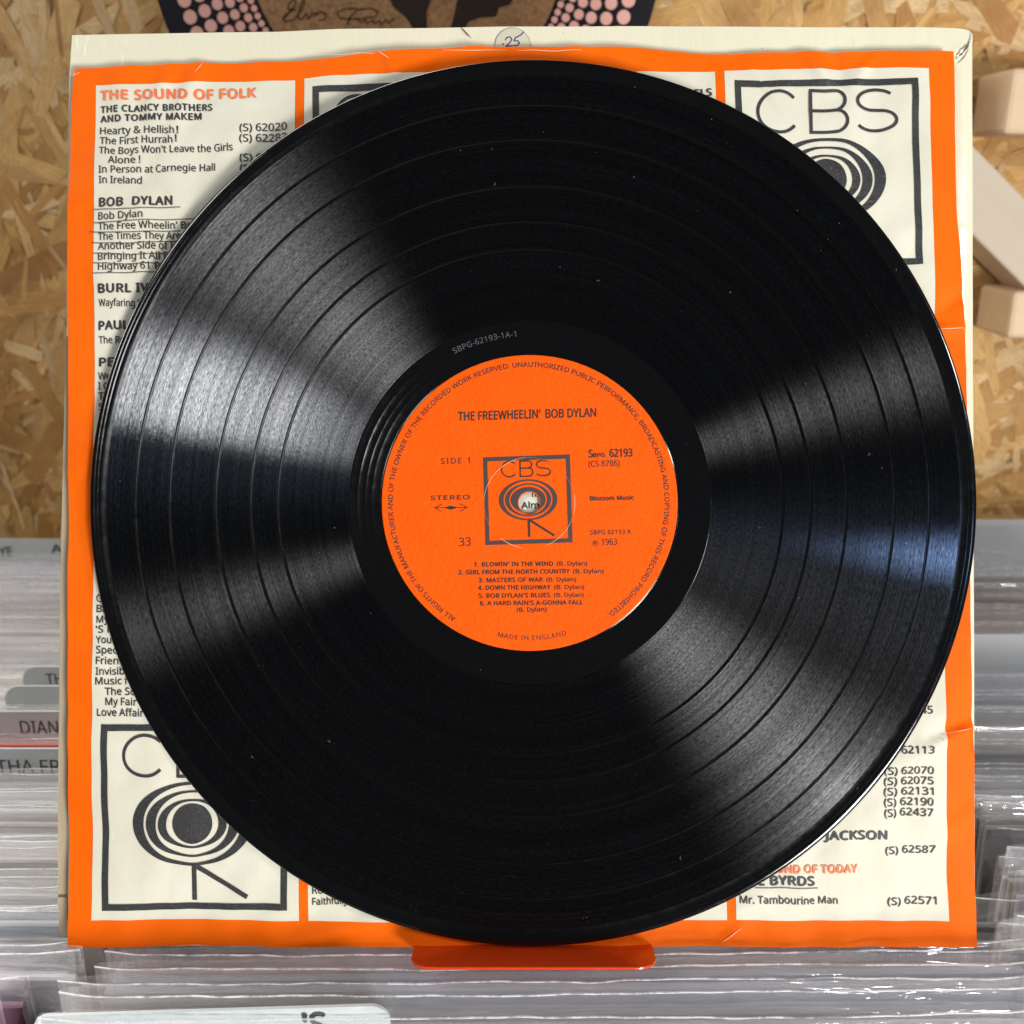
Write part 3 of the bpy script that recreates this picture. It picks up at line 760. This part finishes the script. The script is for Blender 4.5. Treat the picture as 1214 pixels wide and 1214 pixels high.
# thickness: board edges all round
def edge_strip(name, pts, z0, z1, out=0.0):
    V = []
    for x, y_ in pts:
        p = CP.at(x, y_); h = cover_h(x, y_)
        V += [(p.x, p.y, z0 + h), (p.x, p.y, z1)]
    return mesh_obj(name, V, [(2 * i, 2 * i + 1, 2 * i + 3, 2 * i + 2) for i in range(len(pts) - 1)], M_BOARD, cover)
edge_strip('board_edge', dens(TOPC, 10), 0.0015, -0.0012)
edge_strip('board_edge', dens([(1153, 40), (1154, 420), (1156, 800), (1157.5, 1112)], 10), 0.0015, -0.003)
LE = [(87.5, 44), (84, 100), (81, 400), (75, 640), (72, 900), (71, 1060), (73, 1098), (77, 1106)]
edge_strip('board_edge', dens(LE, 10), 0.0015, -0.003)
a = [CP.at(*p) for p in ((87.5, 44), (1153, 40), (1157.5, 1112), (73, 1106))]
bm = bmesh.new(); vv = [bm.verts.new((p.x, p.y, -0.003)) for p in a] + [bm.verts.new((p.x, p.y, -0.0045)) for p in a]
for f in ((0, 3, 2, 1), (4, 5, 6, 7), (0, 1, 5, 4), (1, 2, 6, 5), (2, 3, 7, 6), (3, 0, 4, 7)): bm.faces.new([vv[i] for i in f])
bmesh.ops.recalc_face_normals(bm, faces=bm.faces)
bm_obj('back_board', bm, M_BOARD, cover)
# bare card strip of the spine
pr = Print(); pts = [(p[0] + 5.2, p[1]) for p in dens(LE[2:], 8)]
pr.stroke(pts, 10.5); pr.build('spine_strip', M_BOARD, cover, CP, 0, 0.0018, cover_h)
pr = Print(); pr.stroke([(72, 1060), (81, 1060)], 3); pr.build('tape_mark', M_TAPE, cover, CP, 0, 0.0020, cover_h)
# cracks at the worn corner
pr = Print()
for st in ([(1131, 73), (1138, 66), (1146, 58), (1149, 46), (1150, 38)], [(1130, 72), (1137, 62), (1145, 54)], [(1133, 78), (1141, 70), (1147, 60)], [(546, 35), (556, 46)], [(548, 36), (559, 48)], [(1138, 68), (1148, 50)]):
    pr.stroke(dens(st, 3), 1.0, taper=True)
pr.build('crack', M_TAPE, cover, CP, 0, 0.0019, cover_h)
pr = Print(); pr.ring(608, 57, (20.8, 20.8), None, 48); st_ = pr.build('price_sticker', M_STICK, cover, CP, 0, 0.00185, cover_h)
st_['label'] = 'round pencilled price sticker'
pr = Print()
for s_ in ([(599, 51), (601, 47.5), (605, 47), (607, 49.5), (605, 53), (600, 58), (608, 57)], [(611, 48), (609.5, 52), (614, 51.5), (616, 54), (613, 57), (609, 57)], [(611, 48), (617, 45), (621, 41)]):
    pr.stroke(dens(s_, 1.5), 1.3)
pr.ring(596.5, 55.5, (1, 1), None, 8)
pr.build('handwriting', M_BLUEPEN, st_, CP, 0, 0.00200, cover_h)
pr = Print(); pr.stroke(arcpts(608, 57, 20.8, 20.8, 0, 360, 60), 0.8); pr.build('sticker_edge', M_FAINT, st_, CP, 0, 0.00195, cover_h)

# ------------------------------------------------------------------ inner sleeve
IP = Plane(0.3540, 590, R(1.1)); inner = IP.root('inner_sleeve')
tag(inner, 'creased orange and cream paper sleeve printed with record titles, behind the black record', 'paper sleeve')
WR = [((238, 72), (190, 190), 0.75, 12), ((206, 78), (180, 120), 0.4, 8), ((150, 88), (170, 150), -0.3, 10), ((225, 110), (150, 260), -0.45, 14), ((300, 90), (250, 240), 0.35, 16),
      ((875, 60), (945, 155), 0.22, 3), ((945, 155), (1075, 290), 0.11, 4), ((955, 62), (985, 105), 0.55, 8), ((985, 62), (1003, 96), -0.4, 7), ((1040, 62), (1010, 100), 0.35, 6),
      ((1100, 392), (1145, 388), 0.6, 6), ((1110, 372), (1145, 345), -0.5, 9), ((1102, 402), (1145, 440), 0.35, 8),
      ((1102, 884), (1153, 862), 0.8, 6), ((1102, 872), (1153, 848), -0.6, 8), ((1060, 905), (1110, 890), 0.4, 12), ((1115, 1000), (1150, 960), 0.3, 10),
      ((330, 1122), (480, 1084), 0.6, 10), ((850, 1122), (882, 1096), 0.5, 5), ((980, 1120), (1060, 1098), 0.3, 10), ((420, 64), (520, 62), 0.4, 5),
      ((600, 60), (700, 60), 0.3, 4), ((700, 58), (745, 95), -0.3, 7), ((455, 62), (470, 90), 0.4, 6), ((85, 245), (112, 238), 0.3, 5), ((82, 560), (110, 552), 0.2, 6), ((82, 300), (140, 350), 0.25, 10),
      ((190, 190), (120, 330), 0.3, 14), ((1115, 500), (1140, 620), 0.25, 8), ((1098, 720), (1150, 760), 0.25, 9)]
def inner_h(x, y_):
    h = 0.0011 * noise.noise(Vector((x / 130, y_ / 170, 1.3))) + 0.00035 * noise.noise(Vector((x / 34, y_ / 46, 5.1)))
    for a, b, amp, wd in WR:
        if min(a[0], b[0]) - 40 < x < max(a[0], b[0]) + 40 and min(a[1], b[1]) - 40 < y_ < max(a[1], b[1]) + 40:
            d, k = line_d(x, y_, a, b); fade = math.sin(math.pi * min(max(k, 0.06), 0.94)) ** 0.5
            h += amp * 0.001 * fade * math.exp(-(d / wd) ** 2)
    h = min(max(h * 2.3, -0.0024), 0.0019)
    # the paper bellies out against the back of the record
    h += 0.0040 * math.exp(-((x - 627) ** 2 + (y_ - 596) ** 2) / 250.0 ** 2)
    return h
TOPI = [(88, 84), (90, 81.5), (145, 79), (235, 74), (339, 72), (400, 69), (469, 62), (556, 56.5), (600, 55.5), (711, 56), (760, 58), (820, 63), (870, 63.5), (953, 61.5), (985, 63), (1036, 61), (1090, 62), (1130, 61.5)]
V, Fc = coons(260, 265, TOPI, [(82, 1123), (330, 1122), (640, 1122), (1000, 1123), (1159.5, 1123.5)], [(88, 84), (84.5, 120), (81, 250), (80, 640), (80, 900), (81.5, 1123)],
              [(1130, 61.5), (1134, 250), (1141, 360), (1144, 400), (1148, 640), (1151, 840), (1154, 900), (1159.5, 1123.5)], IP, inner_h, 0.0)
mesh_obj('paper_sheet', V, Fc, M_ORANGE, inner, smooth=True)
# back ply
a = [IP.at(*p) for p in ((90, 84), (1129, 66), (1157, 1121), (83, 1121))]
mesh_obj('back_ply', [(p.x, p.y, -0.0022) for p in a], [(0, 1, 2, 3)], M_CREAM, inner)
def panel(tl, tr, br, bl, topwave=None, n=(80, 240)):
    V, Fc = coons(n[0], n[1], topwave or [tl, tr], [bl, br], [tl, bl], [tr, br], IP, inner_h, 0.00018)
    return mesh_obj('printed_panel', V, Fc, M_CREAM, inner, smooth=True)
panel((113.5, 101), (349.5, 94.5), (355, 1091), (109, 1090.5), [(113.5, 101), (170, 100), (215, 98), (240, 96), (300, 95.5), (349.5, 94.5)])
panel((360.6, 92.7), (847.6, 84.8), (862, 1091), (366, 1091), [(360.6, 92.7), (400, 90.6), (560, 86), (753, 86), (820, 86), (847.6, 84.8)], n=(160, 240))
panel((858.7, 84), (1100, 82.3), (1126, 1093), (873, 1090.5), [(858.7, 84), (955, 82), (968, 84), (985, 83), (1035, 81.5), (1100, 82.3)])
# heavy black emblems
for corners in (((122, 857.5), (340.5, 857), (341, 1078), (121.5, 1079.5)), ((370.8, 103), (592, 97), (594, 320), (373, 324)), ((870.8, 96.5), (1086.5, 94.5), (1092.8, 314), (876, 317))):
    bx, lt = Print(), Print(); eye_logo(bx, lt, corners, 22, 10.5)
    b_ = bx.build('company_emblem', M_INK_BOX, inner, IP, 0, 0.00046, inner_h)
    lt.build('emblem_letter', M_INK, b_, IP, 0, 0.00047, inner_h, split=True)
# type
B, Nn = 0.042, 0.0
def body(pr, txt, x0, x1, y0, y1=None, h=8.4, bold=0.014, fit=None, sp=1.0): pr.text(txt, x0, x1, y0, y0 if y1 is None else y1, h, bold, sp, fit)
pr = Print(); pr.text('THE SOUND OF FOLK', 119.5, 303, 119, 115, 11, 0.045, 1.08); pr.text('THE SOUND OF TODAY', 876, 1016, 1037, 1034, 9.4, 0.045, 1.06)
pr.build('printed_line', M_INK_O, inner, IP, 0, 0.00046, inner_h, split=True)
pr = Print()
pr.text('THE CLANCY BROTHERS', 120, 251, 134, 130, 7.6, B, 1.1); pr.text('AND TOMMY MAKEM', 120, 238, 145.5, 141, 7.6, B, 1.1)
body(pr, 'Hearty & Hellish', 119.5, 207, 160, 158); body(pr, '!', 210, 212, 158); body(pr, 'The First Hurrah', 119.5, 205, 172, 169.5); body(pr, '!', 208, 210, 168)
body(pr, "The Boys Won't Leave the Girls", 119, 276, 184, 178.5); body(pr, 'Alone !', 130, 167, 195, 194)
body(pr, 'In Person at Carnegie Hall', 119, 254.5, 207, 202); body(pr, 'In Ireland', 119, 169, 219)
for (yy, nn_) in ((155, '(S) 62020'), (167.5, '(S) 62283'), (190.5, '(S) 62079'), (203, '(S) 62030')): body(pr, nn_, 284, 340, yy, yy - 1.2, 8.8)
pr.text('BOB  DYLAN', 119.5, 205, 246.5, 243.5, 10, B, 1.08)
for (yy, s_, f_, x1) in ((262, 'Bob Dylan', 'Bob Dylan', 171.5), (274, "The Free Wheelin' Bob Dylan", "The Free Wheelin'", 211), (286, "The Times They Are A-Changin'", 'The Times They Are', 215),
                    (297.5, 'Another Side of Bob Dylan', 'Another Side of', 200), (309.5, 'Bringing It All Back Home', 'Bringing It All', 190), (321.5, 'Highway 61 Revisited', 'Highway 61', 178)):
    body(pr, s_, 118.5, x1, yy, yy - 2.2, 8.4, fit=f_)
pr.text('BURL IVES', 118.5, 176, 348, 346, 10, B, 1.08, fit='BURL IV'); body(pr, 'Wayfaring Stranger', 118, 160, 363.5, fit='Wayfaring')
pr.text('PAUL HORN', 118, 152, 391, 390, 10, B, 1.06, fit='PAUL'); body(pr, 'The Rose', 117.5, 142, 407, fit='The R')
pr.text('PETE SEEGER', 118, 135, 434.5, 434, 10, B, 1.06, fit='PE')
for yy, s_, f_, x1 in ((450, 'We Shall Overcome', 'We', 131), (461.5, 'I Can See', 'I C', 128), (473, 'The Bitter', 'T', 122), (485.5, 'Songs', 'S', 121.5)): body(pr, s_, 116.5, x1, yy, fit=f_)
for yy, x0, s_, f_, x1 in ((713, 115.5, 'Gone', 'G', 122), (725, 116, 'Ballads', 'B', 122), (738, 116, 'My Land', 'M', 124), (750, 115, "'S Fine", "'S", 124), (762.5, 115, 'Young at', 'You', 134),
                    (774.5, 115.5, 'Special', 'Spe', 135), (787, 115.5, 'Friendly', 'Frien', 142), (799.5, 115.5, 'Invisible', 'Invisib', 149), (811, 115, 'Music for', 'Music', 146),
                    (823.5, 126, 'The Sound', 'The S', 156), (835.5, 126.5, 'My Fair', 'My Fa', 156), (848, 116.5, 'Love Affair', 'Love Affa', 164)):
    body(pr, s_, x0, x1, yy, yy, 8.4, fit=f_)
body(pr, 'Faithfully', 371, 402, 1071, 1071, 8, fit='Faithfu'); body(pr, 'Remember', 371, 410, 1058, 1057.5, 8, fit='Remem')
pr.text('ANGELS', 793, 843, 116.5, 115, 8.6, B, 1.06)
for yy, s_ in ((846, '(S) 62045'), (893, '(S) 62113')): body(pr, s_, 1048, 1105.5 if yy > 850 else 1104, yy, yy - 1, 8.8)
for yy, s_ in ((918, '(S) 62070'), (930.5, '(S) 62075'), (943, '(S) 62131'), (955.5, '(S) 62190'), (968, '(S) 62437')): body(pr, s_, 1048, 1106, yy, yy - 0.8, 8.8)
pr.text('MAHALIA JACKSON', 896, 1051, 996, 994, 10, B, 1.06); body(pr, '(S) 62587', 1050, 1109.5, 1012.5, 1011.8, 8.8)
pr.text('THE BYRDS', 876, 965.5, 1050, 1049.5, 10, B, 1.06); body(pr, 'Mr. Tambourine Man', 877.5, 993, 1071, 1071.5, 8.6); body(pr, '(S) 62571', 1053, 1111.5, 1073.5, 1073, 8.8)
body(pr, 'Her', 631, 642, 590, 590, 9.4, 0.012); body(pr, 'Almost', 618.3, 638.5, 603.5, 603.5, 7.6, 0.012, fit='Alm')
pr.build('printed_line', M_INK, inner, IP, 0, 0.00046, inner_h, split=True)
pr = Print()
for st in ([(113, 250), (160, 249), (215, 246.5)], [(113, 266), (170, 263), (232, 260)], [(108, 276.5), (150, 277), (215, 274)], [(111, 289), (150, 290), (212, 286.5)], [(112, 301), (160, 303), (206, 300)],
           [(112, 312.5), (150, 314), (200, 311)], [(112, 325), (150, 324), (190, 322)], [(895, 1053), (940, 1053), (970, 1052.5)]):
    pr.stroke(dens([(x, y_ + random.uniform(-.4, .4)) for x, y_ in st], 6), 0.9)
pr.build('pen_underlines', M_PENCIL, inner, IP, 0, 0.00047, inner_h)
pr = Print()
for st in ([(525, 61), (560, 61.5), (600, 60)], [(613, 61), (660, 62), (690, 61)], [(240, 75), (232, 86)], [(1110, 391), (1140, 390), (1143, 394)], [(1113, 870), (1150, 862)], [(856, 1116), (872, 1104), (878, 1100)],
           [(90, 85), (88, 90), (95, 86)], [(450, 64), (462, 72)], [(380, 66), (445, 66)]):
    pr.stroke(dens([(x + random.uniform(-.5, .5), y_ + random.uniform(-.5, .5)) for x, y_ in st], 4), 0.8, taper=True)
pr.build('worn_crease', M_WORN, inner, IP, 0, 0.00030, inner_h)['kind'] = 'stuff'

# ------------------------------------------------------------------ the record
RP = Plane(D0, 596.3, 0.0, yaw=R(-1.2), px_mid=627.5)
rec = RP.root('vinyl_record')
tag(rec, 'black vinyl record with a round orange label, standing in front of its paper sleeve', 'record')
SEG = 288
def annulus(name, prof, material, parent, smooth=True):
    """prof: (radius mm, height mm) from outside in; height above the record's mid plane"""
    V, Fc = [], []
    for r_, z in prof:
        for i in range(SEG):
            a = 2 * math.pi * i / SEG
            V.append((r_ * 0.001 * math.cos(a), r_ * 0.001 * math.sin(a), z * 0.001))
    for j in range(len(prof) - 1):
        for i in range(SEG):
            a, b = j * SEG + i, j * SEG + (i + 1) % SEG; Fc.append((a, b, b + SEG, a + SEG))
    return mesh_obj(name, V, Fc, material, parent, smooth)
def fine(r0, z0, r1, z1, n): return [(r0 + (r1 - r0) * i / n, z0 + (z1 - z0) * i / n) for i in range(n + 1)]
# rim: rounded bead, then slope down to the lead-in
rim = [(149.2, -1.0), (149.8, -0.85), (150.0, -0.45), (150.0, 0.1), (149.85, 0.5), (149.55, 0.78), (149.1, 0.95), (148.5, 1.0), (147.9, 0.97), (147.6, 0.86), (147.4, 0.80), (147.1, 0.82), (146.8, 0.80), (146.5, 0.70), (146.2, 0.62)]
annulus('rim', rim, M_RIM, rec)
annulus('lead_in', [(146.2, 0.62), (145.8, 0.56), (145.4, 0.52), (144.9, 0.50), (144.4, 0.50)], M_GAP, rec)
gaps = [134.2, 122.5, 106.7, 94.7, 85.4]
gw = 0.55
edges = [144.4]
for g_ in gaps: edges += [g_ + gw, g_ - gw]
edges += [61.4]
for i in range(0, len(edges), 2):
    annulus('track_grooves', fine(edges[i], 0.50, edges[i + 1], 0.50, 4), M_GROOVE, rec)
for g_ in gaps:
    annulus('track_gap', [(g_ + gw, 0.50), (g_ + gw * 0.9, 0.50), (g_ + 0.17, 0.17), (g_ - 0.17, 0.17), (g_ - gw * 0.9, 0.50), (g_ - gw, 0.50)], M_GAP, rec, smooth=False)
dead = [(61.4, 0.50), (61.2, 0.44), (61.0, 0.42), (60.8, 0.42), (60.0, 0.42)]
for rr in (58.4, 55.8, 53.6): dead += [(rr + 0.2, 0.42), (rr, 0.402), (rr - 0.2, 0.42)]
dead += [(51.4, 0.42), (50.9, 0.42), (50.6, 0.42), (50.45, 0.425), (50.3, 0.47), (50.15, 0.58), (50.0, 0.60)]
annulus('run_out', dead, M_DEAD, rec)
annulus('underside', [(149.2, -1.0), (140, -0.8), (60, -0.8), (50, -1.0), (3.62, -1.0)], M_RIM, rec)
# label, with the pressing ring
lab = annulus('label', [(50.0, 0.60), (49.9, 0.66), (49.7, 0.69)] + fine(49.4, 0.70, 46.6, 0.70, 3) + [(46.3, 0.68), (46.0, 0.66), (45.7, 0.66)] + fine(45.4, 0.66, 16.0, 0.66, 14) + [(15.6, 0.665), (15.35, 0.80), (15.1, 0.665)] + fine(14.8, 0.64, 4.2, 0.64, 5) + [(3.8, 0.62), (3.62, 0.50)], M_LABEL, rec)
annulus('spindle_hole_wall', [(3.62, 0.50), (3.62, -1.0)], M_RIM, rec)
hp = (627.5, 596.3)
def Z(x, y_): return (420 + x / 2.8905, 400 + y_ / 2.8905)
def rot_text(pr, txt, x0, x1, yb0, yb1, h, bold, sp=1.0):
    a = Z(x0, yb0); b = Z(x1, yb1); pr.text(txt, a[0], b[0], a[1], b[1], h / 2.8905, bold + 0.012, sp)
LH = 0.00078
pr = Print()
rot_text(pr, "THE FREEWHEELIN'", 357, 637, 286, 277, 29, 0.012); rot_text(pr, 'BOB DYLAN', 656, 828, 277, 272, 29, 0.012)
rot_text(pr, 'SIDE 1', 298, 396, 434, 431, 19, -0.006, 1.25); rot_text(pr, 'STEREO', 263, 396, 558, 555, 15, 0.004, 1.1)
rot_text(pr, '33', 360, 400, 715, 713, 28, -0.008)
rot_text(pr, 'S', 803, 817, 411, 411, 25, 0.02); rot_text(pr, 'BPG', 819, 858, 411, 410, 14, 0.02); rot_text(pr, '62193', 875, 952, 410, 408, 26, 0.02)
rot_text(pr, '(CS 8786)', 803, 909, 444, 441, 20, -0.006); rot_text(pr, 'Blossom Music', 808, 957, 559, 556, 14, 0.03, 1.05)
rot_text(pr, 'SBPG 62193 A', 808, 948, 676, 673, 15, 0.0, 1.1); rot_text(pr, '1963', 848, 900, 712, 710, 21, -0.004)
for txt, aut, x0, xm, xn, x1, yb in (("1. BLOWIN' IN THE WIND", '(B. Dylan)', 412, 681, 695, 798, 785), ('2. GIRL FROM THE NORTH COUNTRY', '(B. Dylan)', 358, 738, 750, 854, 812), ('3. MASTERS OF WAR', '(B. Dylan)', 427, 646, 658, 760, 839),
                   ('4. DOWN THE HIGHWAY', '(B. Dylan)', 425, 672, 686, 787, 865), ("5. BOB DYLAN'S BLUES", '(B. Dylan)', 427, 671, 685, 786, 892), ("6. A HARD RAIN'S A-GONNA FALL", None, 432, 783, 0, 0, 918)):
    sl_ = -0.010
    rot_text(pr, txt, x0, xm, yb, yb + sl_ * (xm - x0), 14.5, 0.022, 1.06)
    if aut: rot_text(pr, aut, xn, x1, yb + sl_ * (xn - x0), yb + sl_ * (x1 - x0), 14, 0.006, 1.0)
rot_text(pr, '(B. Dylan)', 557, 659, 940, 938, 14, 0.006)
lc = Z(598, 567)
pr.arc_text('ALL RIGHTS OF THE MANUFACTURER AND OF THE OWNER OF THE RECORDED WORK RESERVED. UNAUTHORIZED PUBLIC PERFORMANCE, BROADCASTING AND COPYING OF THIS RECORD PROHIBITED.',
            lc[0], lc[1], 465 / 2.8905, 237.7, -54.6, 16.5 / 2.8905, 0.012)
pr.arc_text('MADE IN ENGLAND', lc[0], lc[1], 470 / 2.8905, 257.0, 286.0, 16 / 2.8905, 0.0, inside=True, sp=1.1)
# circled P
a = Z(826, 706); pr.stroke(arcpts(a[0], a[1], 3.1, 3.1, 0, 360, 24), 0.6); pr.text('P', a[0] - 1.2, a[0] + 1.4, a[1] + 1.9, a[1] + 1.9, 3.9, 0.02)
# double arrow
for s_ in ([(276, 584), (388, 583)],): pr.stroke([Z(*p) for p in s_], 0.7)
for s_ in ([(302, 572), (276, 584), (300, 598)], [(362, 570), (388, 583), (364, 596)]): pr.stroke([Z(*p) for p in s_], 0.8)
pr.add([Z(308, 584), Z(332, 577), Z(356, 583), Z(332, 591)], [(0, 1, 2, 3)])
pr.build('printed_line', M_INK_L, lab, RP, 0, LH, split=True)
eye_logo.hole = (627.6, 596.0, 13.6)
bx, lt = Print(), Print()
LG = [(560 + x / 8.671, 520 + y_ / 8.671) for x, y_ in ((111, 195), (1002, 164), (1030, 1066), (136, 1094))]
eye_logo(bx, lt, LG, 30, 9.5, hole='hole', label=True)
bx.build('label_emblem', M_INK_LBOX, lab, RP, 0, LH); lt.build('emblem_letter', M_INK_L, lab, RP, 0, LH, split=True)
pr = Print()
for a0, a1 in ((-70, -22), (-15, 12), (95, 178), (230, 262)): pr.stroke(arcpts(627.6, 596.2, 53.8, 53.8, a0, a1, 24), 0.55, taper=True)
pr.build('pressing_scuff', M_WORN, lab, RP, 0, LH + 0.00011)['kind'] = 'stuff'
# etched matrix number, dust, hair scratches
pr = Print(); pr.arc_text('SBPG-62193-1A-1', 627.5, 596.3, 197.5, 116.6, 94.5, 6.6, -0.02, sp=1.05)
pr.build('etched_number', M_ETCH, rec, RP, 0, 0.00052)
pr = Print()
for i in range(130):
    a = random.uniform(0, 6.283); r_ = 525 * math.sqrt(random.uniform(0.13, 0.97))
    x, y_ = 627.5 + r_ * math.cos(a), 596 + r_ * math.sin(a); s_ = random.choice((0.18, 0.22, 0.3, 0.4)) * random.uniform(.7, 1.2)
    if random.random() < 0.15:
        q = random.uniform(0, 6.28); pr.stroke([(x, y_), (x + 2.4 * math.cos(q), y_ + 2.4 * math.sin(q)), (x + 3.6 * math.cos(q + .7), y_ + 3.6 * math.sin(q + .7))], 0.28)
    else: pr.ring(x, y_, (s_, s_ * random.uniform(.7, 1.6)), None, 6)
pr.build('dust_specks', M_DUST, rec, RP, 0, 0.00062)['kind'] = 'stuff'
